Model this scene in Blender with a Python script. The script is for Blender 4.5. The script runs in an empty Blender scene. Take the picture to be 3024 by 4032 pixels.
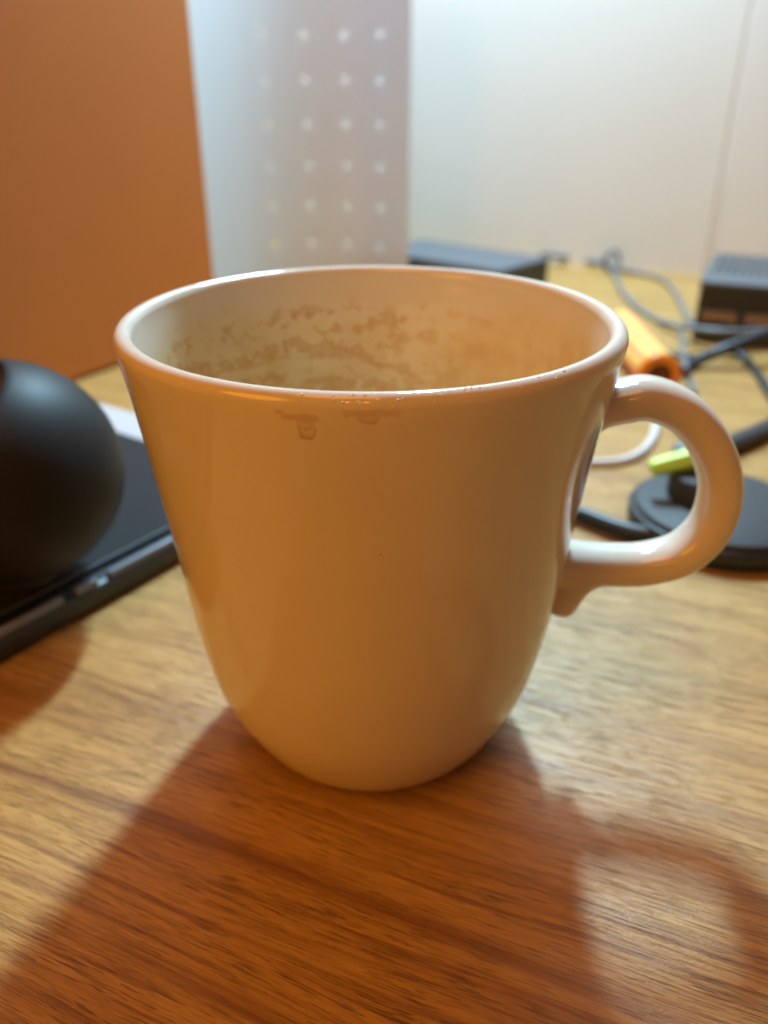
import bpy, bmesh, math, random
from mathutils import Vector, Matrix, noise
random.seed(7)
S = bpy.context.scene
COL = S.collection

# ---------------------------------------------------------------- camera
cd = bpy.data.cameras.new('camera')
cam = bpy.data.objects.new('camera', cd)
COL.objects.link(cam)
cam.location = (0.0021, -0.1384, 0.1207)
cam.rotation_euler = (math.radians(90 - 27.5), 0, 0)
cd.sensor_fit = 'VERTICAL'
cd.sensor_height = 36.0
cd.sensor_width = 27.0
cd.lens = 28.65
cd.clip_start = 0.005
cd.clip_end = 20
cd.dof.use_dof = True
cd.dof.focus_distance = 0.114
cd.dof.aperture_fstop = 13.5
S.camera = cam

# ---------------------------------------------------------------- light
w = bpy.data.worlds.new('World')
S.world = w
w.use_nodes = True
w.node_tree.nodes['Background'].inputs['Color'].default_value = (0.52, 0.215, 0.18, 1)
w.node_tree.nodes['Background'].inputs['Strength'].default_value = 0.15

def lamp(name, kind, loc, power, color, size, target=None, shape=None, size_y=None):
    l = bpy.data.lights.new(name, kind)
    l.energy = power
    l.color = color
    if kind == 'POINT':
        l.shadow_soft_size = size
    else:
        l.size = size
        if shape: l.shape = shape
        if size_y: l.size_y = size_y
    o = bpy.data.objects.new(name, l)
    COL.objects.link(o)
    o.location = loc
    if target is not None:
        o.rotation_euler = (Vector(target) - Vector(loc)).to_track_quat('-Z', 'Y').to_euler()
    return o

lamp('white_desk_lamp', 'AREA', (0.062, 0.44, 0.56), 7.9, (0.61, 1.0, 1.25), 0.03, (0.05, 0.36, 0.0), 'RECTANGLE', 0.14)
# two small warm ceiling bulbs far behind the viewer
lamp('warm_ceiling_bulb', 'POINT', (-0.28, -1.55, 1.15), 3.0, (1.0, 0.36, 0.08), 0.035)
lamp('warm_ceiling_bulb', 'POINT', (-0.10, -1.60, 1.15), 3.0, (1.0, 0.36, 0.08), 0.035)

lamp('warm_left_fill', 'AREA', (-0.62, -0.55, 0.42), 2.9, (1.0, 0.37, 0.0), 0.42, (0, 0, 0.03), 'DISK')  # added fill disc, brightens the mug's left side against its right
lamp('warm_overhead_fill', 'AREA', (-0.25, -0.45, 1.5), 6.7, (1.0, 0.43, 0.11), 0.7, (0, 0.0, 0), 'DISK')  # added broad fill overhead, stands in for warm bounce off the ceiling

S.view_settings.view_transform = 'Standard'
S.view_settings.look = 'None'
S.view_settings.exposure = 0.0
S.view_settings.gamma = 1.0
S.render.engine = 'CYCLES'

# ---------------------------------------------------------------- helpers
def mat(name, color=(0.5, 0.5, 0.5), rough=0.5, spec=0.5, metal=0.0, coat=0.0):
    m = bpy.data.materials.new(name)
    m.use_nodes = True
    b = m.node_tree.nodes['Principled BSDF']
    b.inputs['Base Color'].default_value = (*color, 1)
    b.inputs['Roughness'].default_value = rough
    b.inputs['Specular IOR Level'].default_value = spec
    b.inputs['Metallic'].default_value = metal
    b.inputs['Coat Weight'].default_value = coat
    b.inputs['Coat Roughness'].default_value = 0.05
    return m

class NT:
    """small node-tree writer"""
    def __init__(s, m):
        s.t = m.node_tree; s.n = s.t.nodes; s.l = s.t.links; s.b = s.n['Principled BSDF']
    def coord(s, out='Object'):
        return s.n.new('ShaderNodeTexCoord').outputs[out]
    def mapping(s, src, scale=(1, 1, 1), rot=(0, 0, 0), loc=(0, 0, 0)):
        x = s.n.new('ShaderNodeMapping')
        x.inputs['Scale'].default_value = scale
        x.inputs['Rotation'].default_value = rot
        x.inputs['Location'].default_value = loc
        s.l.new(src, x.inputs['Vector'])
        return x.outputs[0]
    def noise(s, src, scale=1, detail=3, rough=0.5, dist=0.0):
        x = s.n.new('ShaderNodeTexNoise')
        x.inputs['Scale'].default_value = scale
        x.inputs['Detail'].default_value = detail
        x.inputs['Roughness'].default_value = rough
        x.inputs['Distortion'].default_value = dist
        s.l.new(src, x.inputs['Vector'])
        return x.outputs['Fac']
    def math(s, op, a, b=None, c=None, clamp=False):
        x = s.n.new('ShaderNodeMath'); x.operation = op; x.use_clamp = clamp
        for i, v in enumerate((a, b, c)):
            if v is None: continue
            if isinstance(v, (int, float)): x.inputs[i].default_value = v
            else: s.l.new(v, x.inputs[i])
        return x.outputs[0]
    def ramp(s, src, stops):
        x = s.n.new('ShaderNodeValToRGB')
        e = x.color_ramp.elements
        while len(e) < len(stops): e.new(0.5)
        for el, (p, c) in zip(e, stops):
            el.position = p
            el.color = (c, c, c, 1) if isinstance(c, (int, float)) else (*c, 1)
        s.l.new(src, x.inputs[0])
        return x.outputs[0]
    def mix(s, f, a, b, mode='MIX'):
        x = s.n.new('ShaderNodeMix'); x.data_type = 'RGBA'; x.blend_type = mode
        for sock, v in ((x.inputs[0], f), (x.inputs[6], a), (x.inputs[7], b)):
            if isinstance(v, (int, float)): sock.default_value = v
            elif isinstance(v, tuple): sock.default_value = (*v, 1)
            else: s.l.new(v, sock)
        return x.outputs[2]
    def sep(s, src):
        x = s.n.new('ShaderNodeSeparateXYZ'); s.l.new(src, x.inputs[0]); return x.outputs
    def bump(s, h, strength=0.2, dist=0.001, prev=None):
        x = s.n.new('ShaderNodeBump')
        x.inputs['Strength'].default_value = strength
        x.inputs['Distance'].default_value = dist
        s.l.new(h, x.inputs['Height'])
        if prev is not None: s.l.new(prev, x.inputs['Normal'])
        s.l.new(x.outputs[0], s.b.inputs['Normal'])
        return x.outputs[0]
    def color(s, src): s.l.new(src, s.b.inputs['Base Color'])
    def roughness(s, src): s.l.new(src, s.b.inputs['Roughness'])

def finish(m, n_scale=400, bump=0.05, dist=0.0003, vary=0.08):
    """fine grain and slight tone variation for moulded surfaces"""
    t = NT(m)
    c = t.coord()
    f = t.noise(c, n_scale, 3)
    g = t.noise(c, n_scale * 0.06, 3)
    base = tuple(t.b.inputs['Base Color'].default_value)[:3]
    lo = tuple(v * (1 - vary) for v in base); hi = tuple(min(1, v * (1 + vary)) for v in base)
    t.color(t.mix(g, lo, hi))
    t.bump(f, bump, dist)
    return m

def obj(name, bm, m, parent=None, smooth=False, base=None):
    me = bpy.data.meshes.new(name)
    if parent is not None and base is None:
        base = parent['_w'] if '_w' in parent else None
    if base is not None:
        bmesh.ops.translate(bm, verts=bm.verts, vec=-Vector(base))
    bmesh.ops.recalc_face_normals(bm, faces=bm.faces)
    bm.to_mesh(me); bm.free()
    if smooth:
        for p in me.polygons: p.use_smooth = True
    for mm in (m if isinstance(m, (list, tuple)) else [m]): me.materials.append(mm)
    o = bpy.data.objects.new(name, me)
    COL.objects.link(o)
    if parent is not None:
        o.parent = parent
    return o

def thing(name, label, cat, loc, group=None):
    o = bpy.data.objects.new(name, None)
    o.empty_display_size = 0.01
    COL.objects.link(o)
    o.location = loc
    o['label'] = label; o['category'] = cat; o['_w'] = list(loc)
    if group: o['group'] = group
    return o

def tag(o, label, cat, group=None):
    o['label'] = label; o['category'] = cat
    if group: o['group'] = group
    return o

def lathe(profile, seg=96, center=(0, 0, 0), rot=None, bm=None, cap=True):
    bm = bm or bmesh.new()
    rings = []
    for r, z in profile:
        if r < 1e-7:
            rings.append([bm.verts.new((0, 0, z))])
        else:
            rings.append([bm.verts.new((r * math.cos(a), r * math.sin(a), z))
                          for a in (2 * math.pi * i / seg for i in range(seg))])
    for a, b in zip(rings, rings[1:]):
        if len(a) == 1 and len(b) == 1: continue
        for i in range(seg):
            j = (i + 1) % seg
            if len(a) == 1: bm.faces.new((a[0], b[i], b[j]))
            elif len(b) == 1: bm.faces.new((a[i], a[j], b[0]))
            else: bm.faces.new((a[i], a[j], b[j], b[i]))
    vs = [v for r in rings for v in r]
    if rot is not None: bmesh.ops.rotate(bm, verts=vs, matrix=rot, cent=(0, 0, 0))
    bmesh.ops.translate(bm, verts=vs, vec=center)
    return bm

def box(center, size, rotz=0.0, bev=0.0, seg=3, bm=None):
    bm = bm or bmesh.new()
    r = bmesh.ops.create_cube(bm, size=1)
    vs = r['verts']
    bmesh.ops.scale(bm, vec=size, verts=vs)
    if bev > 0:
        es = list({e for v in vs for e in v.link_edges})
        rr = bmesh.ops.bevel(bm, geom=es, offset=bev, segments=seg, affect='EDGES', profile=0.5)
        vs = list({v for f in rr['faces'] for v in f.verts} | {v for v in vs if v.is_valid})
    bmesh.ops.rotate(bm, verts=vs, matrix=Matrix.Rotation(rotz, 3, 'Z'), cent=(0, 0, 0))
    bmesh.ops.translate(bm, verts=vs, vec=center)
    return bm

def catmull(pts, n=10):
    P = [Vector(p) for p in pts]
    P = [P[0] * 2 - P[1]] + P + [P[-1] * 2 - P[-2]]
    out = []
    for i in range(1, len(P) - 2):
        a, b, c, d = P[i - 1:i + 3]
        for k in range(n):
            t = k / n
            out.append(0.5 * ((2 * b) + (c - a) * t + (2 * a - 5 * b + 4 * c - d) * t * t + (3 * b - a - 3 * c + d) * t ** 3))
    out.append(P[-2])
    return out

def sweep(path, section, bm=None, ref=Vector((0, 0, 1)), closed_ends=True):
    """section(k, t) gives a list of (u, v) offsets; u along the side vector, v along the up vector"""
    bm = bm or bmesh.new()
    rings = []
    n = len(path)
    for k, p in enumerate(path):
        t = (path[min(k + 1, n - 1)] - path[max(k - 1, 0)]).normalized()
        s = t.cross(ref)
        if s.length < 1e-4: s = t.cross(Vector((0, 1, 0)))
        s.normalize(); u = s.cross(t).normalized()
        rings.append([bm.verts.new(p + s * a + u * b) for a, b in section(k, k / (n - 1))])
    m = len(rings[0])
    for a, b in zip(rings, rings[1:]):
        for i in range(m):
            j = (i + 1) % m
            bm.faces.new((a[i], a[j], b[j], b[i]))
    if closed_ends:
        bm.faces.new(rings[0]); bm.faces.new(rings[-1][::-1])
    return bm

def tube(pts, r, seg=16, n=10, flat=1.0):
    path = catmull(pts, n)
    circ = [(r * math.cos(2 * math.pi * i / seg), r * flat * math.sin(2 * math.pi * i / seg)) for i in range(seg)]
    return sweep(path, lambda k, t: circ)

# ---------------------------------------------------------------- materials
def wood():
    m = mat('wood_laminate', rough=0.42, spec=0.5)
    t = NT(m)
    c = t.mapping(t.coord(), scale=(1000, 1000, 1000), rot=(0, 0, math.radians(22.5)))
    # gentle wander of the grain
    wob = t.noise(t.mapping(c, scale=(0.008, 0.03, 1)), 1, 2)
    sx = t.sep(c)
    comb = t.n.new('ShaderNodeCombineXYZ')
    t.l.new(sx[0], comb.inputs[0])
    t.l.new(t.math('ADD', sx[1], t.math('MULTIPLY', wob, 9.0)), comb.inputs[1])
    g = comb.outputs[0]
    broad = t.noise(t.mapping(g, scale=(0.006, 0.10, 1)), 1, 3, 0.55, 0.3)
    bands = t.noise(t.mapping(g, scale=(0.012, 0.36, 1), loc=(3, 7, 0)), 1, 3, 0.6, 0.4)
    fine = t.noise(t.mapping(g, scale=(0.030, 1.15, 1)), 1, 4, 0.65, 0.0)
    hair = t.noise(t.mapping(g, scale=(0.22, 5.5, 1), loc=(11, 3, 0)), 1, 3, 0.6, 0.2)
    pores = t.noise(t.mapping(g, scale=(0.12, 3.0, 1), loc=(5, 1, 0)), 1, 2, 0.6, 0.0)
    where = t.noise(t.mapping(g, scale=(0.02, 0.12, 1), loc=(9, 2, 0)), 1, 2)
    col = t.ramp(broad, [(0.30, (0.31, 0.150, 0.030)), (0.47, (0.47, 0.258, 0.060)), (0.70, (0.55, 0.32, 0.088))])
    col = t.mix(t.ramp(bands, [(0.30, 0.75), (0.44, 0.0)]), col, (0.24, 0.092, 0.020))
    col = t.mix(t.ramp(fine, [(0.34, 0.50), (0.50, 0.0)]), col, (0.22, 0.088, 0.020))
    col = t.mix(t.ramp(hair, [(0.38, 0.35), (0.54, 0.0)]), col, (0.20, 0.08, 0.02))
    crisp = t.noise(t.mapping(g, scale=(0.045, 1.35, 1), loc=(8, 6, 0)), 1, 3, 0.6, 0.0)
    crisp2 = t.noise(t.mapping(g, scale=(0.09, 2.0, 1), loc=(1, 9, 0)), 1, 2, 0.6, 0.0)
    cm = t.math('MAXIMUM', t.ramp(crisp, [(0.375, 1.0), (0.41, 0.0)]), t.math('MULTIPLY', t.ramp(crisp2, [(0.36, 1.0), (0.40, 0.0)]), 0.7))
    col = t.mix(t.math('MULTIPLY', cm, 0.42), col, (0.16, 0.062, 0.016))
    pm = t.math('MULTIPLY', t.ramp(pores, [(0.37, 1.0), (0.42, 0.0)]), t.ramp(where, [(0.38, 0.25), (0.58, 1.0)]))
    col = t.mix(t.math('MULTIPLY', pm, 0.62), col, (0.10, 0.036, 0.010))
    # three marks the desk really has: one wide smoky band and two thin dark seams in the grain
    gy = t.sep(g)[1]
    def stripe(at, half, power):
        x = t.n.new('ShaderNodeMapRange'); x.interpolation_type = 'SMOOTHSTEP'
        x.inputs[1].default_value = half; x.inputs[2].default_value = 0.0
        x.inputs[3].default_value = 0.0; x.inputs[4].default_value = power
        t.l.new(t.math('ABSOLUTE', t.math('SUBTRACT', gy, at)), x.inputs[0])
        return x.outputs[0]
    patch = t.ramp(t.noise(t.mapping(g, scale=(0.02, 0.3, 1), loc=(4, 4, 0)), 1, 3), [(0.35, 0.45), (0.6, 1.0)])
    marks = t.math('MAXIMUM', stripe(-40.5, 3.4, 0.75), t.math('MAXIMUM', stripe(-53.3, 0.8, 0.7), t.math('MAXIMUM', stripe(-13.4, 0.7, 0.6), stripe(-25.5, 1.6, 0.35))))
    col = t.mix(t.math('MULTIPLY', marks, patch), col, (0.19, 0.072, 0.018))
    vein_n = t.noise(t.mapping(g, scale=(0.0045, 0.16, 1), loc=(2, 5, 0)), 1, 2, 0.5)
    vein = t.math('ABSOLUTE', t.math('SUBTRACT', t.math('FRACT', t.math('MULTIPLY', vein_n, 4.0)), 0.5))
    vm = t.ramp(vein, [(0.0, 1.0), (0.035, 0.5), (0.09, 0.0)])
    vm = t.math('MULTIPLY', vm, t.ramp(t.noise(t.mapping(g, scale=(0.03, 0.3, 1)), 1, 2), [(0.40, 0.15), (0.60, 1.0)]))
    col = t.mix(t.math('MULTIPLY', vm, 0.60), col, (0.15, 0.055, 0.014))
    t.color(col)
    peel = t.noise(c, 2.2, 3, 0.65)
    rgh = t.math('ADD', 0.34, t.math('MULTIPLY', peel, 0.16))
    t.roughness(rgh)
    h = t.math('SUBTRACT', t.math('MULTIPLY', peel, 0.5), t.math('ADD', t.math('ADD', t.math('MULTIPLY', cm, 0.5), t.math('MULTIPLY', pm, 0.7)), t.math('MULTIPLY', fine, -0.25)))
    t.bump(h, 0.9, 0.00020)
    return m

def ceramic(stained):
    m = mat('ceramic_stained' if stained else 'ceramic_glaze', (0.70, 0.67, 0.60), 0.09, 0.5, coat=0.0)
    t = NT(m)
    c = t.coord()
    mm = t.mapping(c, scale=(1000, 1000, 1000))
    s = t.sep(mm)
    soft = t.noise(mm, 0.05, 2)
    col = t.mix(soft, (0.69, 0.62, 0.525), (0.72, 0.65, 0.555))
    if stained:
        z = s[2]
        def rng(src, a, b):
            x = t.n.new('ShaderNodeMapRange'); x.interpolation_type = 'SMOOTHSTEP'
            x.inputs[1].default_value = a; x.inputs[2].default_value = b
            t.l.new(src, x.inputs[0]); return x.outputs[0]
        st = t.mapping(c, scale=(1000, 1000, 1250))
        big = t.noise(mm, 0.045, 2)
        zw = t.math('ADD', z, t.math('MULTIPLY', t.math('SUBTRACT', big, 0.5), 13.0))
        film = rng(zw, 84.5, 75.0)
        # chain of dried bubble marks at the old coffee level, and a second, denser zone lower down
        lvl = t.math('ABSOLUTE', t.math('SUBTRACT', zw, 71.0))
        ring1 = rng(lvl, 3.8, 0.4)
        lvl2 = t.math('ABSOLUTE', t.math('SUBTRACT', zw, 63.5))
        ring2 = rng(lvl2, 5.0, 0.8)
        top = t.math('MULTIPLY', rng(t.math('ABSOLUTE', t.math('SUBTRACT', zw, 77.0)), 4.0, 1.0), 0.45)
        band = t.math('MAXIMUM', t.math('MAXIMUM', ring1, ring2), top)
        n1 = t.noise(st, 0.33, 3, 0.55, 0.2)
        n2 = t.noise(st, 0.85, 3, 0.6, 0.1)
        body = t.math('ADD', t.math('ADD', t.math('MULTIPLY', n1, 0.75), t.math('MULTIPLY', n2, 0.25)), t.math('MULTIPLY', band, 0.11))
        blobs = rng(body, 0.560, 0.650)
        hollow = rng(body, 0.635, 0.70)
        mask = t.math('MULTIPLY', t.math('SUBTRACT', blobs, t.math('MULTIPLY', hollow, 0.45)), rng(zw, 82.0, 77.0))
        # one long thin tide line
        tide = t.math('ABSOLUTE', t.math('SUBTRACT', t.math('ADD', z, t.math('MULTIPLY', t.noise(mm, 0.06, 3), 9.0)), 74.6))
        tl = t.math('MULTIPLY', rng(tide, 0.55, 0.1), rng(t.noise(mm, 0.07, 2), 0.44, 0.56))
        mask = t.math('MAXIMUM', mask, t.math('MULTIPLY', tl, 0.7))
        col = t.mix(t.math('MULTIPLY', film, 0.58), col, (0.70, 0.55, 0.25))
        col = t.mix(t.math('MULTIPLY', t.math('MULTIPLY', rng(t.noise(mm, 0.09, 3), 0.42, 0.66), film), 0.35), col, (0.55, 0.37, 0.12))
        col = t.mix(t.math('MULTIPLY', t.math('MULTIPLY', mask, t.math('ADD', 0.40, t.math('MULTIPLY', rng(s[0], 26.0, -4.0), 0.6))), 0.66), col, (0.47, 0.225, 0.030))
        t.roughness(t.math('ADD', 0.12, t.math('MULTIPLY', mask, 0.3)))
    else:
        # dried coffee drops just below the lip: open rings and a smear, in (x, z) on the near wall, mm
        near = t.math('LESS_THAN', s[1], 0.0)
        jit = t.noise(mm, 0.9, 3)
        jj = t.math('MULTIPLY', t.math('SUBTRACT', jit, 0.5), 1.3)
        total = None
        def drop(x, z, rx, rz, ring, strength, fade=0.35):
            nonlocal total
            dx = t.math('DIVIDE', t.math('SUBTRACT', s[0], x), rx)
            dz = t.math('DIVIDE', t.math('SUBTRACT', s[2], z), rz)
            d = t.math('ADD', t.math('SQRT', t.math('ADD', t.math('MULTIPLY', dx, dx), t.math('MULTIPLY', dz, dz))), t.math('MULTIPLY', jj, 0.5))
            if ring:
                v = t.ramp(d, [(0.0, fade), (0.45, fade), (0.78, 1.0), (0.88, 1.0), (1.0, 0.0)])
                v = t.math('MULTIPLY', v, t.math('SUBTRACT', 0.62, t.math('MULTIPLY', dz, 0.42), clamp=True))
            else:
                v = t.ramp(d, [(0.0, 1.0), (0.7, 0.7), (1.0, 0.0)])
            v = t.math('MULTIPLY', v, strength)
            total = v if total is None else t.math('MAXIMUM', total, v)
        drop(-7.75, 81.9, 1.35, 1.55, True, 0.62, 0.22)
        drop(-7.9, 83.0, 1.15, 1.3, True, 0.40, 0.5)
        drop(-7.9, 81.0, 1.0, 0.7, False, 0.30)
        drop(-9.7, 83.6, 1.7, 0.55, False, 0.45)
        drop(-7.6, 83.6, 1.6, 0.8, False, 0.45)
        drop(0.25, 83.9, 1.5, 0.95, True, 0.50, 0.6)
        drop(-0.9, 84.5, 1.9, 0.6, False, 0.35)
        drop(0.4, 84.6, 4.2, 0.7, False, 0.30)
        drop(-11.2, 84.2, 0.8, 0.4, False, 0.45)
        drop(3.6, 84.3, 0.9, 0.4, False, 0.25)
        drop(-2.6, 84.2, 0.5, 0.35, False, 0.35)
        drop(1.6, 62.2, 0.16, 0.16, False, 0.8)
        total = t.math('MULTIPLY', total, near)
        col = t.mix(total, col, (0.42, 0.16, 0.022))
        specks = t.ramp(t.noise(mm, 0.30, 1), [(0.80, 0.0), (0.82, 0.5)])
        col = t.mix(specks, col, (0.45, 0.24, 0.08))
    t.color(col)
    t.bump(t.noise(mm, 0.11, 3), 0.18, 0.0006)
    return m

M_wood = wood()
M_glaze = ceramic(False)
M_stain = ceramic(True)
M_wall = finish(mat('painted_wall', (0.74, 0.735, 0.70), 0.55), 300, 0.10, 0.0004, 0.03)
M_orange = finish(mat('orange_panel', (0.52, 0.150, 0.020), 0.5), 500, 0.08, 0.0003, 0.06)
M_blackfab = mat('black_leatherette', (0.024, 0.022, 0.023), 0.75, 0.18)
_t = NT(M_blackfab); _c = _t.coord()
_v = _t.n.new('ShaderNodeTexVoronoi'); _v.inputs['Scale'].default_value = 900; _t.l.new(_c, _v.inputs['Vector'])
_t.bump(_v.outputs['Distance'], 0.5, 0.0003)
M_rubber = finish(mat('matte_black_rubber', (0.013, 0.013, 0.014), 0.52, 0.25), 900, 0.08, 0.0001)
M_black = finish(mat('black_plastic', (0.030, 0.032, 0.036), 0.38, 0.5), 800, 0.12, 0.0002)
M_grey = finish(mat('dark_grey_plastic', (0.085, 0.088, 0.098), 0.48, 0.5), 800, 0.12, 0.0002)
M_puck = finish(mat('puck_rubber', (0.050, 0.052, 0.056), 0.6, 0.35), 800, 0.12, 0.0002)
M_fleck = mat('dried_milk', (0.85, 0.83, 0.78), 0.15)
M_metal = mat('dark_metal_trim', (0.20, 0.22, 0.26), 0.32)
M_cable = finish(mat('grey_cable_jacket', (0.15, 0.155, 0.175), 0.45), 600, 0.05, 0.0002)
M_cabled = finish(mat('dark_cable_jacket', (0.020, 0.021, 0.025), 0.45), 600, 0.05, 0.0002)
M_cablew = finish(mat('white_cable_jacket', (0.66, 0.62, 0.60), 0.4), 600, 0.05, 0.0002)
M_paper = finish(mat('white_card', (0.46, 0.43, 0.44), 0.6), 300, 0.05, 0.0002, 0.02)
M_lime = mat('lime_plastic', (0.62, 0.93, 0.12), 0.35)
M_yellow = mat('yellow_orange_wrap', (0.85, 0.50, 0.08), 0.38)
M_orcap = mat('orange_cap', (0.80, 0.27, 0.02), 0.4)
M_hole = mat('dark_recess', (0.16, 0.055, 0.012), 0.6)
M_port = mat('brown_port', (0.34, 0.26, 0.21), 0.5)
M_tape = mat('frosted_sheet', (0.79, 0.77, 0.75), 0.5)
def frosted():
    t = NT(M_tape)
    tr = t.n.new('ShaderNodeBsdfTranslucent'); tr.inputs[0].default_value = (0.78, 0.83, 0.93, 1)
    mx = t.n.new('ShaderNodeMixShader'); mx.inputs[0].default_value = 0.45
    out = t.n['Material Output']
    t.l.new(t.b.outputs[0], mx.inputs[1]); t.l.new(tr.outputs[0], mx.inputs[2]); t.l.new(mx.outputs[0], out.inputs[0])
    t.bump(t.noise(t.coord(), 90, 3), 0.06, 0.001)
frosted()

# ---------------------------------------------------------------- desk and walls
WD = math.radians(-22.0)                       # the back wall's direction seen from above
wu = Vector((math.cos(WD), math.sin(WD), 0)); wn = Vector((wu.y, -wu.x, 0))   # wn points into the room
if wn.y > 0: wn = -wn
W0 = Vector((0.2346, 0.4668, 0))               # foot of the panel joint

def wall_slab(a, b, h, th, off=0.0):
    """upright slab on the wall line between distances a..b from the joint; its face stands off metres proud"""
    c = W0 + wu * ((a + b) / 2) + wn * (off - th / 2) + Vector((0, 0, h / 2 - 0.02))
    return box(c, (b - a, th, h), WD, 0.0006, 2)

desk = thing('desk', 'wood laminate desk top with dark streaky grain under the mug', 'desk', (0, 0, 0))
bm = box((0.0, 0.15, -0.0125), (1.9, 1.5, 0.025), 0, 0.002, 2)
obj('desk_top', bm, M_wood, desk)

wall = obj('wall', wall_slab(-1.2, 0.9, 1.1, 0.05, -0.0016), M_wall); wall['kind'] = 'structure'
p = obj('wall_panel', wall_slab(-1.1, -0.0008, 1.08, 0.01, 0.0), M_wall, wall)
p = obj('wall_panel', wall_slab(0.0010, 0.85, 1.08, 0.01, 0.0008), M_wall, wall)
bm = tube([W0 + wu * 0.0030 - wn * 0.0009 + Vector((0, 0, z)) for z in (0.0, 0.3, 0.6, 1.0)], 0.0018, 12, 4)
obj('joint_bead', bm, M_wall, wall, True)

# orange side panel at the left
PD = math.radians(61.2)
pu = Vector((math.cos(PD), math.sin(PD), 0)); pn = Vector((-pu.y, pu.x, 0))
e = Vector((-0.0901, 0.3148, 0))
bm = box(e - pu * 0.30 + pn * 0.009 + Vector((0, 0, 0.30)), (0.60, 0.018, 0.598), PD, 0.0016, 3)
tag(obj('side_panel', bm, M_orange), 'tall orange brown panel standing on the desk at the left', 'panel')

# frosted sheet with rows of small studs in front of the back wall
def sheet():
    t = thing('perforated_sheet', 'upright curved frosted white sheet with rows of small round holes', 'sheet', (0.0185, 0.428, 0))
    ctrl = [(0.0185, 0.4310), (0.0030, 0.4415), (-0.0160, 0.4535), (-0.0340, 0.4590), (-0.0560, 0.4580), (-0.0760, 0.4500), (-0.0940, 0.4360), (-0.1100, 0.4160), (-0.1240, 0.3920)]
    path = catmull([(x, y, 0) for x, y in ctrl], 24)
    th = 0.0012
    L = [0.0]
    for a, b in zip(path, path[1:]): L.append(L[-1] + (b - a).length)
    def at(s):
        s = min(max(s, 0.0), L[-1] - 1e-6)
        for i in range(len(L) - 1):
            if L[i] <= s <= L[i + 1]:
                f = (s - L[i]) / (L[i + 1] - L[i])
                d = (path[i + 1] - path[i]).normalized()
                n = Vector((-d.y, d.x, 0))
                return path[i] * (1 - f) + path[i + 1] * f, n
    s0, ds, z0, dz, hr, NS = 0.0225, 0.0262, 0.0236, 0.0254, 0.0026, 24
    bm = bmesh.new()
    def V(s, z):
        q, n = at(s)
        return bm.verts.new(q + Vector((0, 0, z)))
    top = z0 + dz * 6.5
    # columns of cells; the first four columns carry a hole in every cell
    edges = [0.0] + [s0 + ds * (i + 0.5) for i in range(4)]
    while edges[-1] < L[-1] - 0.004: edges.append(min(edges[-1] + 0.004, L[-1] - 0.0001))
    zed = [0.0005] + [z0 + dz * (j + 0.5) for j in range(7)]
    for i in range(len(edges) - 1):
        a, b = edges[i], edges[i + 1]
        for j in range(7):
            lo, hi = zed[j], zed[j + 1]
            if i < 4:
                cs, cz = s0 + ds * i, z0 + dz * j
                inner, outer = [], []
                for k in range(NS):
                    w_ = 2 * math.pi * (k + 0.5) / NS
                    cx, sx = math.cos(w_), math.sin(w_)
                    inner.append(V(cs + hr * cx, cz + hr * sx))
                    rx = (b - cs) if cx > 0 else (cs - a)
                    rz = (hi - cz) if sx > 0 else (cz - lo)
                    m_ = min(rx / max(abs(cx), 1e-9), rz / max(abs(sx), 1e-9))
                    outer.append((cs + m_ * cx, cz + m_ * sx))
                # intermediate ring keeps the bend of the sheet smooth
                mid = [V(cs + (hr * 0.5 * math.cos(2 * math.pi * (k + 0.5) / NS)) + (o_[0] - cs) * 0.5, cz + hr * 0.5 * math.sin(2 * math.pi * (k + 0.5) / NS) + (o_[1] - cz) * 0.5) for k, o_ in enumerate(outer)]
                ov = [V(*o_) for o_ in outer]
                corners = {0: (b, hi), 1: (a, hi), 2: (a, lo), 3: (b, lo)}
                for k in range(NS):
                    k2 = (k + 1) % NS
                    bm.faces.new((inner[k], inner[k2], mid[k2], mid[k]))
                    bm.faces.new((mid[k], mid[k2], ov[k2], ov[k]))
                    p, q = outer[k], outer[k2]
                    if abs(p[0] - q[0]) > 1e-7 and abs(p[1] - q[1]) > 1e-7:
                        # the two rays hit different sides: add the corner between them
                        ca = (p[0] + q[0]) / 2; cb = (p[1] + q[1]) / 2
                        cor = min(corners.values(), key=lambda c_: (c_[0] - ca) ** 2 + (c_[1] - cb) ** 2)
                        bm.faces.new((ov[k], ov[k2], V(*cor)))
            else:
                bm.faces.new((V(a, lo), V(b, lo), V(b, hi), V(a, hi)))
    bmesh.ops.remove_doubles(bm, verts=bm.verts, dist=0.00002)
    o = obj('sheet', bm, M_tape, t, True)
    sol = o.modifiers.new('thickness', 'SOLIDIFY'); sol.thickness = 0.0008; sol.offset = 0
    es = o.modifiers.new('edges', 'EDGE_SPLIT'); es.split_angle = math.radians(40)
    return t
sheet()

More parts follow.
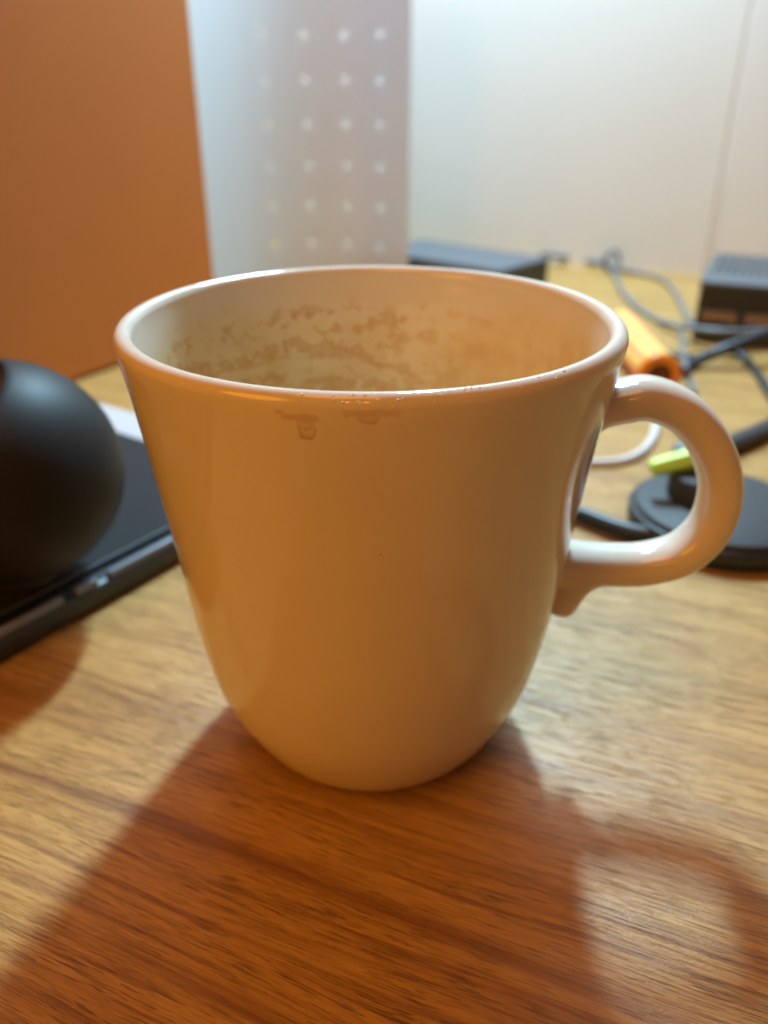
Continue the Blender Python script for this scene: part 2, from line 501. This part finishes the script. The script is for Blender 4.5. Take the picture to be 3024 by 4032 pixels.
# ---------------------------------------------------------------- the mug
Hm = 0.087
def mug():
    t = thing('mug', 'white glazed ceramic mug with coffee stains inside and one round handle', 'mug', (0, 0, 0))
    outer = [(0.0, 0.0012), (0.0205, 0.0012), (0.0214, 0.0002), (0.0228, 0.0), (0.0240, 0.0006), (0.0256, 0.0022), (0.0274, 0.0050), (0.0295, 0.0090),
             (0.0315, 0.0135), (0.0331, 0.0190), (0.0345, 0.0262), (0.0358, 0.0350), (0.0370, 0.0450), (0.0383, 0.0560), (0.0395, 0.0660),
             (0.0408, 0.0745), (0.0417, 0.0800), (0.0422, 0.0830)]
    prof = [Vector((r, 0, z)) for r, z in outer]
    sm = catmull(prof[4:], 5)
    prof = prof[:4] + sm
    prof = [(p.x, p.z) for p in prof]
    # rolled lip
    for k in range(1, 22):
        a = math.radians(-8 + k * 188 / 21)
        prof.append((0.04095 + 0.00155 * math.cos(a), 0.0850 + 0.0019 * math.sin(a)))
    n_out = len(prof)
    inner = [(0.0385, 0.0800), (0.0376, 0.0745), (0.0362, 0.0660), (0.0350, 0.0560), (0.0337, 0.0450), (0.0323, 0.0350), (0.0307, 0.0260),
             (0.0287, 0.0180), (0.0262, 0.0120), (0.0225, 0.0080), (0.0160, 0.0058), (0.0080, 0.0052), (0.0, 0.0050)]
    si = catmull([Vector((r, 0, z)) for r, z in [prof[-1]] + inner], 5)[1:]
    prof += [(max(p.x, 0), p.z) for p in si[:-1]] + [(0.0, 0.0050)]
    bm = lathe(prof, 192)
    # hand-made unevenness of a few hundredths of a millimetre
    for v in bm.verts:
        if v.co.length > 0.01:
            v.co += Vector((v.co.x, v.co.y, 0)).normalized() * noise.noise(v.co * 38) * 0.00022
    bm.faces.ensure_lookup_table()
    for f in bm.faces:
        c = f.calc_center_median()
        f.material_index = 0
    rings = n_out
    # faces are written ring by ring (192 each): everything after the lip belongs to the inside
    per = 192
    for i, f in enumerate(bm.faces):
        if i // per >= rings - 3: f.material_index = 1
    obj('body', bm, [M_glaze, M_stain], t, True)

    # handle: loop in the mug's own radial plane
    az = math.radians(-4.0)
    ur = Vector((math.cos(az), math.sin(az), 0)); up = Vector((0, 0, 1)); side = ur.cross(up)
    def P(r, z): return ur * r + up * z
    loop = [P(0.0375, 0.0705), P(0.0400, 0.0713), P(0.0440, 0.0722), P(0.0482, 0.0728), P(0.0546, 0.0703), P(0.0604, 0.0640), P(0.0636, 0.0560),
            P(0.0632, 0.0480), P(0.0590, 0.0420), P(0.0525, 0.0394), P(0.0465, 0.0389), P(0.0410, 0.0390), P(0.0350, 0.0392)]
    path = catmull(loop, 8)
    bm = bmesh.new()
    def sec(tt, hw, ht, n=28, e=2.35):
        o = []
        for i in range(n):
            a = 2 * math.pi * i / n
            ca, sa = math.cos(a), math.sin(a)
            o.append((hw * math.copysign(abs(ca) ** (2 / e), ca), ht * math.copysign(abs(sa) ** (2 / e), sa)))
        return o
    n = len(path)
    rings = []
    for k, q in enumerate(path):
        d = (path[min(k + 1, n - 1)] - path[max(k - 1, 0)]).normalized()
        nn = side.cross(d).normalized()
        tt = k / (n - 1)
        fl = max(0, 1 - tt / 0.14) ** 2
        fl2 = max(0, 1 - (1 - tt) / 0.12) ** 2
        ht = 0.0038 + 0.0020 * fl + 0.0008 * fl2
        hw = 0.0050 + 0.0012 * fl + 0.0006 * fl2
        rings.append([bm.verts.new(q + side * a + nn * b) for a, b in sec(tt, hw, ht)])
    def skin(rings):
        m = len(rings[0])
        for a, b in zip(rings, rings[1:]):
            for i in range(m):
                j = (i + 1) % m
                bm.faces.new((a[i], a[j], b[j], b[i]))
        bm.faces.new(rings[0]); bm.faces.new(rings[-1][::-1])
    skin(rings)
    # tail of the lower joint running down the wall
    tail = catmull([P(0.0475, 0.0392), P(0.0425, 0.0383), P(0.0392, 0.0360), P(0.0378, 0.0335), P(0.0366, 0.0305), P(0.0356, 0.0283)], 6)
    rings = []
    for k, q in enumerate(tail):
        d = (tail[min(k + 1, len(tail) - 1)] - tail[max(k - 1, 0)]).normalized()
        nn = side.cross(d).normalized()
        tt = k / (len(tail) - 1)
        end = max(0.0, (tt - 0.80) / 0.20)
        s = math.sqrt(max(0.0, 1 - end * end * 0.85))
        ht = (0.0036 + 0.0006 * math.sin(tt * math.pi)) * s
        hw = (0.0046 + 0.0004 * tt) * s
        rings.append([bm.verts.new(q + side * a + nn * b) for a, b in sec(tt, hw, ht)])
    skin(rings)
    h = obj('handle', bm, M_glaze, t, True)
    rm = h.modifiers.new('remesh', 'REMESH'); rm.mode = 'VOXEL'; rm.voxel_size = 0.00042; rm.use_smooth_shade = True
    sm = h.modifiers.new('smooth', 'SMOOTH'); sm.factor = 0.5; sm.iterations = 22

    # dried milk flecks on the lip
    bm = bmesh.new()
    rnd = random.Random(3)
    for i in range(48):
        a = math.radians(rnd.gauss(-72, 9) if i % 3 else rnd.gauss(-92, 5))
        b = math.radians(rnd.uniform(10, 80))
        R = 0.04095 + 0.00155 * math.cos(b)
        q = Vector((R * math.cos(a), R * math.sin(a), 0.0850 + 0.0019 * math.sin(b)))
        s = rnd.uniform(0.00006, 0.00018)
        bmesh.ops.create_icosphere(bm, subdivisions=1, radius=s, matrix=Matrix.Translation(q) @ Matrix.Diagonal((rnd.uniform(0.8, 2.0), 1, 0.7, 1)))
    o = obj('dried_fleck', bm, M_fleck, t, True); o['kind'] = 'stuff'
mug()

# ---------------------------------------------------------------- left: slab, ball, card
sd = math.radians(55.5)
su = Vector((math.cos(sd), math.sin(sd), 0)); sv = Vector((-su.y, su.x, 0))
E0 = Vector((-0.0566, 0.0609, 0))
def slab():
    base = E0 + su * -0.07 + sv * 0.1
    t = thing('tablet_case', 'flat black leather-grained tablet case under the black ball', 'tablet case', tuple(base))
    a0, a1, d = -0.26, 0.0455, 0.17
    mid = E0 + su * ((a0 + a1) / 2) + sv * (d / 2)
    obj('base', box(mid + Vector((0, 0, 0.0036)), (a1 - a0, d, 0.0064), sd, 0.0018, 4), M_black, t, True)
    mid2 = E0 + su * ((a0 + a1) / 2) + sv * (d / 2 + 0.0035)
    obj('cover', box(mid2 + Vector((0, 0, 0.0077)), (a1 - a0 - 0.004, d - 0.006, 0.0024), sd, 0.0007, 3), M_blackfab, t)
    # raised trims along the near edge, broken near the ball
    for s0, s1 in ((-0.0220, 0.0430), (-0.0320, -0.0255), (-0.14, -0.0360)):
        c = E0 + su * ((s0 + s1) / 2) + sv * 0.0016 + Vector((0, 0, 0.0073))
        obj('edge_trim', box(c, (s1 - s0, 0.0017, 0.0020), sd, 0.0005, 3), M_metal, t, True)
    c = E0 + su * -0.02 + sv * 0.0058 + Vector((0, 0, 0.00905))
    obj('seam', box(c, (0.16, 0.0007, 0.0004), sd, 0.0001, 2), M_grey, t)
slab()

def ball():
    c = Vector((-0.0885, 0.0400, 0.0385)); r = 0.0270
    t = thing('round_speaker', 'matte black ball-shaped speaker with a flat cut top on the black case', 'speaker', (c.x, c.y, 0.009))
    axis = Vector((-0.46, -0.34, 0.82)).normalized()
    rot = axis.to_track_quat('Z', 'Y').to_matrix()
    cut = math.radians(44)
    prof = [(0, -r * 0.995)]
    for k in range(1, 41):
        a = math.pi - k * (math.pi - cut) / 40
        prof.append((r * math.sin(a), r * math.cos(a)))
    R, Z = prof[-1]
    prof += [(R - 0.0006, Z + 0.0002), (R - 0.0012, Z - 0.0001), (R - 0.0018, Z - 0.0008)]
    obj('shell', lathe(prof, 96, tuple(c), rot), M_rubber, t, True)
    obj('top_face', lathe([(0, Z - 0.0010), (R - 0.004, Z - 0.0010), (R - 0.0019, Z - 0.0009)], 96, tuple(c), rot), mat('dark_red_brown_disc', (0.06, 0.02, 0.018), 0.35), t, True)
    obj('foot', lathe([(0, 0.0), (0.007, 0.0), (0.0080, 0.0008), (0.0075, 0.005), (0, 0.005)], 48, (c.x, c.y, 0.0089)), M_black, t, True)
ball()

o = obj('card', box(E0 + su * 0.0585 + sv * 0.085 + Vector((0, 0, 0.0017)), (0.022, 0.090, 0.0030), sd, 0.0008, 3), M_paper)
tag(o, 'small white flat box lying on the desk behind the black ball', 'box')

# ---------------------------------------------------------------- behind: dark box, cables, small computer
def back_box():
    a = math.radians(48); u = Vector((math.cos(a), math.sin(a), 0)); v = Vector((-u.y, u.x, 0))
    c0 = Vector((0.1149, 0.4338, 0))
    t = thing('network_box', 'flat dark grey box behind the mug rim against the wall', 'electronics box', tuple(c0))
    L1, L2, h = 0.060, 0.112, 0.0190
    c = c0 - u * L1 / 2 + v * L2 / 2
    obj('lower_case', box(c + Vector((0, 0, 0.0075)), (L1, L2, 0.0130), a, 0.001, 3), M_black, t)
    obj('lid', box(c + Vector((0, 0, 0.0162)), (L1 + 0.0006, L2 + 0.0006, 0.0044), a, 0.0012, 3), M_grey, t)
    for i in range(2):
        for j in range(2):
            q = c + u * (L1 / 2 - 0.004) * (1 if i else -1) + v * (L2 / 2 - 0.006) * (1 if j else -1)
            obj('foot', lathe([(0, 0), (0.003, 0), (0.003, 0.0012), (0, 0.0012)], 12, tuple(q)), M_black, t)
back_box()

def small_computer():
    f0 = Vector((0.1670, 0.2940, 0))
    a = math.radians(-24.5); u = Vector((math.cos(a), math.sin(a), 0)); v = Vector((-u.y, u.x, 0))
    W, D, h = 0.062, 0.088, 0.0316
    t = thing('mini_computer', 'small black mini computer in a vented case with two brown port slots', 'computer', tuple(f0))
    c = f0 + u * W / 2 + v * D / 2
    Z = Vector((0, 0, 1))
    # case in real thickness: front built as bars round the two openings
    obj('case', box(c + v * 0.004 + Z * (h / 2 - 0.0012), (W, D - 0.008, h - 0.0026), a, 0.0012, 3), M_black, t)
    obj('lid', box(c + Z * (h - 0.0012), (W + 0.0004, D + 0.0004, 0.0026), a, 0.0009, 3), M_grey, t)
    fz = [(0.0040, 0.0075), (0.0205, 0.0085)]
    obj('front_rail', box(f0 + u * W / 2 + v * 0.002 + Z * 0.0045, (W - 0.001, 0.0050, 0.0075), a, 0.0005, 2), M_black, t)
    obj('front_rail', box(f0 + u * W / 2 + v * 0.002 + Z * 0.0232, (W - 0.001, 0.0050, 0.0128), a, 0.0005, 2), M_black, t)
    for x0, x1 in ((0.0005, 0.0030), (0.0210, 0.0245), (0.0425, 0.0460), (0.059, 0.0615)):
        obj('front_post', box(f0 + u * ((x0 + x1) / 2) + v * 0.0022 + Z * 0.0125, (x1 - x0, 0.0046, 0.0087), a, 0.0003, 2), M_black, t)
    for x0, x1 in ((0.0032, 0.0208), (0.0247, 0.0423), (0.0462, 0.0588)):
        pt = obj('port', box(f0 + u * ((x0 + x1) / 2) + v * 0.0022 + Z * 0.0135, (x1 - x0, 0.0024, 0.0064), a, 0.0003, 2), M_port, t)
        obj('port_tongue', box(f0 + u * ((x0 + x1) / 2) + v * 0.0012 + Z * 0.0108, (x1 - x0 - 0.003, 0.0014, 0.0016), a, 0.0002, 2), M_black, pt, base=tuple(f0))
    for i in range(14):
        q = f0 + u * (0.0050 + i * 0.0040) + v * (D * 0.60) + Z * (h + 0.0004)
        obj('vent_rib', box(q, (0.0018, D * 0.60, 0.0014), a, 0.0003, 1), M_black, t)
    for x, y in ((0.006, 0.007), (W - 0.006, 0.007), (0.006, D - 0.007), (W - 0.006, D - 0.007)):
        obj('foot', lathe([(0, 0), (0.003, 0), (0.003, 0.0016), (0, 0.0016)], 12, tuple(f0 + u * x + v * y)), M_rubber, t)
small_computer()

def cable(name, pts, r, m, label, flat=1.0, group=None):
    o = obj(name, tube(pts, r, 14, 10, flat), m, None, True)
    return tag(o, label, 'cable', group)

CG = 'cables tangled on the desk'
cable('cable', [(0.1207, 0.4953, 0.0100), (0.1329, 0.5027, 0.0070), (0.1493, 0.5043, 0.0050), (0.1627, 0.4929, 0.0040), (0.1694, 0.4830, 0.0035), (0.1658, 0.4486, 0.0017), (0.1592, 0.4044, 0.0017), (0.1568, 0.3622, 0.0017), (0.1599, 0.3318, 0.0017), (0.1624, 0.3057, 0.0050), (0.1665, 0.2829, 0.0090), (0.1754, 0.2746, 0.0100), (0.1896, 0.2746, 0.0100), (0.2117, 0.2818, 0.0100), (0.2395, 0.2893, 0.0100)], 0.0017, M_cable, 'grey cable from the dark box sweeping past the mini computer front', group=CG)
cable('cable', [(0.1709, 0.4648, 0.0040), (0.1831, 0.4703, 0.0016), (0.1916, 0.4587, 0.0016), (0.1968, 0.4428, 0.0016), (0.1955, 0.4160, 0.0016), (0.1882, 0.3760, 0.0016), (0.1808, 0.3431, 0.0016), (0.1786, 0.3218, 0.0016), (0.1837, 0.3069, 0.0016), (0.1919, 0.2883, 0.0016)], 0.0015, M_cable, 'thin grey cable curving down to the left side of the mini computer', group=CG)
cable('cable', [(0.1212, 0.2105, 0.0023), (0.1308, 0.2216, 0.0023), (0.1460, 0.2390, 0.0023), (0.1588, 0.2456, 0.0060), (0.1696, 0.2468, 0.0100), (0.1839, 0.2512, 0.0140), (0.2042, 0.2584, 0.0180), (0.2269, 0.2687, 0.0200)], 0.0028, M_cabled, 'thick black straight cable running right from the orange tube', group=CG)
cable('cable', [(0.1707, 0.2599, 0.0060), (0.1785, 0.2605, 0.0030), (0.1807, 0.2525, 0.0016), (0.1778, 0.2320, 0.0016), (0.1728, 0.2075, 0.0016), (0.1648, 0.1747, 0.0016), (0.1573, 0.1455, 0.0016)], 0.0020, M_cabled, 'thin dark cable bending down near the right edge below the black cable', group=CG)
cable('cable', [(0.1373, 0.2779, 0.0013), (0.1411, 0.2703, 0.0013), (0.1473, 0.2638, 0.0013), (0.1551, 0.2590, 0.0013), (0.1652, 0.2614, 0.0013), (0.1775, 0.2695, 0.0013), (0.1927, 0.2779, 0.0013), (0.2170, 0.2893, 0.0013)], 0.0017, M_cabled, 'thin dark strand in place of the grey cable shadow just below the mini computer', group=CG)  # dark strand modelled where the grey cable's shadow falls
cable('cable', [(0.1673, 0.3125, 0.0040), (0.1591, 0.2841, 0.0040), (0.1502, 0.2547, 0.0040), (0.1422, 0.2280, 0.0060), (0.1443, 0.2267, 0.0013), (0.1388, 0.2040, 0.0013)], 0.0012, M_cable, 'short grey cable crossing behind the thick black cable', group=CG)
cable('cable', [(0.1150, 0.1921, 0.0013), (0.1133, 0.1755, 0.0013), (0.1077, 0.1579, 0.0013), (0.1015, 0.1453, 0.0013), (0.0947, 0.1362, 0.0013), (0.0873, 0.1307, 0.0013), (0.0794, 0.1291, 0.0013), (0.0720, 0.1291, 0.0013)], 0.0016, M_cablew, 'thin white cable looping through the gap in the mug handle', group=CG)
cable('cable', [(0.0583, 0.0896, 0.0030), (0.0640, 0.0858, 0.0030), (0.0698, 0.0798, 0.0030), (0.0768, 0.0745, 0.0030), (0.0842, 0.0717, 0.0030), (0.0921, 0.0668, 0.0030), (0.1012, 0.0623, 0.0030), (0.1138, 0.0610, 0.0030), (0.1243, 0.0610, 0.0030)], 0.0026, M_cabled, 'thick black cable on the desk in front of the round puck', group=CG)
cable('strap_cable', [(0.1086, 0.1369, 0.0034), (0.1132, 0.1343, 0.0034), (0.1204, 0.1356, 0.0034), (0.1313, 0.1421, 0.0034), (0.1438, 0.1517, 0.0034), (0.1601, 0.1649, 0.0034), (0.1869, 0.1863, 0.0034)], 0.0042, M_black, 'thick black strap-like cable behind the handle above the lime clip', flat=0.7)

def tie():
    c = (0.1690, 0.4768, 0.0000)
    bm = bmesh.new()
    path = []
    for i in range(33):
        a = 2 * math.pi * i / 32
        path.append(Vector((0.0052 * math.cos(a), 0.0012 * math.sin(2 * a), 0.0085 + 0.0066 * math.sin(a))))
    circ = [(0.0017 * math.cos(2 * math.pi * i / 12), 0.0017 * math.sin(2 * math.pi * i / 12)) for i in range(12)]
    sweep(path, lambda k, t: circ, bm, ref=Vector((0, 1, 0)))
    bmesh.ops.translate(bm, verts=bm.verts, vec=Vector(c))
    tag(obj('cable_loop', bm, M_cable, None, True), 'small upright loop of grey cable near the wall right of the dark box', 'cable loop')
tie()

def tube_thing():
    a = Vector((0.1267, 0.2894, 0.0085)); b = Vector((0.1232, 0.2066, 0.0085))
    d = (b - a).normalized()
    t = thing('marker_tube', 'short yellow and orange round tube lying beside the mug rim', 'tube', (a.x, a.y, 0))
    a = b - d * max((b - a).length, 0.05)
    rot = d.to_track_quat('Z', 'Y').to_matrix()
    L = (b - a).length; r = 0.0092
    bm = lathe([(0, 0), (r * 0.8, 0), (r, 0.001), (r, L - 0.0060), (r, L - 0.004)], 40, tuple(a), rot)
    m = M_yellow; n = NT(m); s = n.sep(n.coord())
    # printed wrap: pink-orange band over yellow
    k = n.math('ADD', n.math('MULTIPLY', s[0], 150.0), n.math('MULTIPLY', s[2], 95.0))
    n.color(n.ramp(n.math('FRACT', n.math('ADD', k, -0.15)), [(0.0, (0.86, 0.52, 0.10)), (0.45, (0.86, 0.55, 0.12)), (0.62, (0.85, 0.26, 0.12)), (1.0, (0.85, 0.24, 0.10))]))
    obj('barrel', bm, m, t, True)
    obj('end_cap', lathe([(r * 0.97, L - 0.0042), (r * 1.04, L - 0.004), (r * 1.04, L - 0.0004), (r * 0.95, L), (r * 0.62, L), (r * 0.58, L - 0.0005)], 40, tuple(a), rot), M_orcap, t, True)
    obj('end_hole', lathe([(0, L - 0.003), (r * 0.58, L - 0.003), (r * 0.6, L - 0.0004)], 32, tuple(a), rot), M_hole, t, True)
tube_thing()

def puck():
    c = Vector((0.1055, 0.0830, 0))
    t = thing('round_puck', 'flat round dark grey puck with a raised knob behind the mug handle', 'charging puck', tuple(c))
    r = 0.0275
    obj('base_ring', lathe([(0, 0.0003), (r - 0.001, 0.0003), (r, 0.0012), (r + 0.0002, 0.0056), (r - 0.0006, 0.0064), (0, 0.0064)], 96, tuple(c)), M_black, t, True)
    obj('top_plate', lathe([(r - 0.0016, 0.0064), (r - 0.0012, 0.0074), (r - 0.0022, 0.0082), (0, 0.0084)], 96, tuple(c)), M_puck, t, True)
    k = c + Vector((-0.0055, 0.0060, 0))
    obj('knob', lathe([(0.0098, 0.0080), (0.0098, 0.0150), (0.0090, 0.0160), (0, 0.0162)], 64, tuple(k)), M_puck, t, True)
puck()

def clip():
    c = Vector((0.0935, 0.0905, 0.0192))
    t = thing('lime_clip', 'bright lime green plastic clip lying on the knob of the puck', 'clip', tuple(c))
    d = Vector((0.93, 0.10, 0.20)).normalized()
    path = [c + d * x for x in (-0.0100, -0.0092, -0.005, 0.000, 0.0045, 0.0085, 0.0100)]
    sc = [0.55, 0.80, 0.92, 1.0, 1.15, 1.15, 0.8]
    hexa = [(0.0036 * math.cos(math.pi * i / 3), 0.0031 * math.sin(math.pi * i / 3)) for i in range(6)]
    bm = sweep(path, lambda k, tt: [(x * sc[k], y * sc[k]) for x, y in hexa])
    obj('clip_body', bm, M_lime, t)
    e = path[-1]
    obj('clip_tip', sweep([e - d * 0.0003, e + d * 0.003], lambda k, tt: [(x * 0.7, y * 0.7) for x, y in hexa]), M_grey, t)
clip()

for o in bpy.data.objects:
    if '_w' in o: del o['_w']
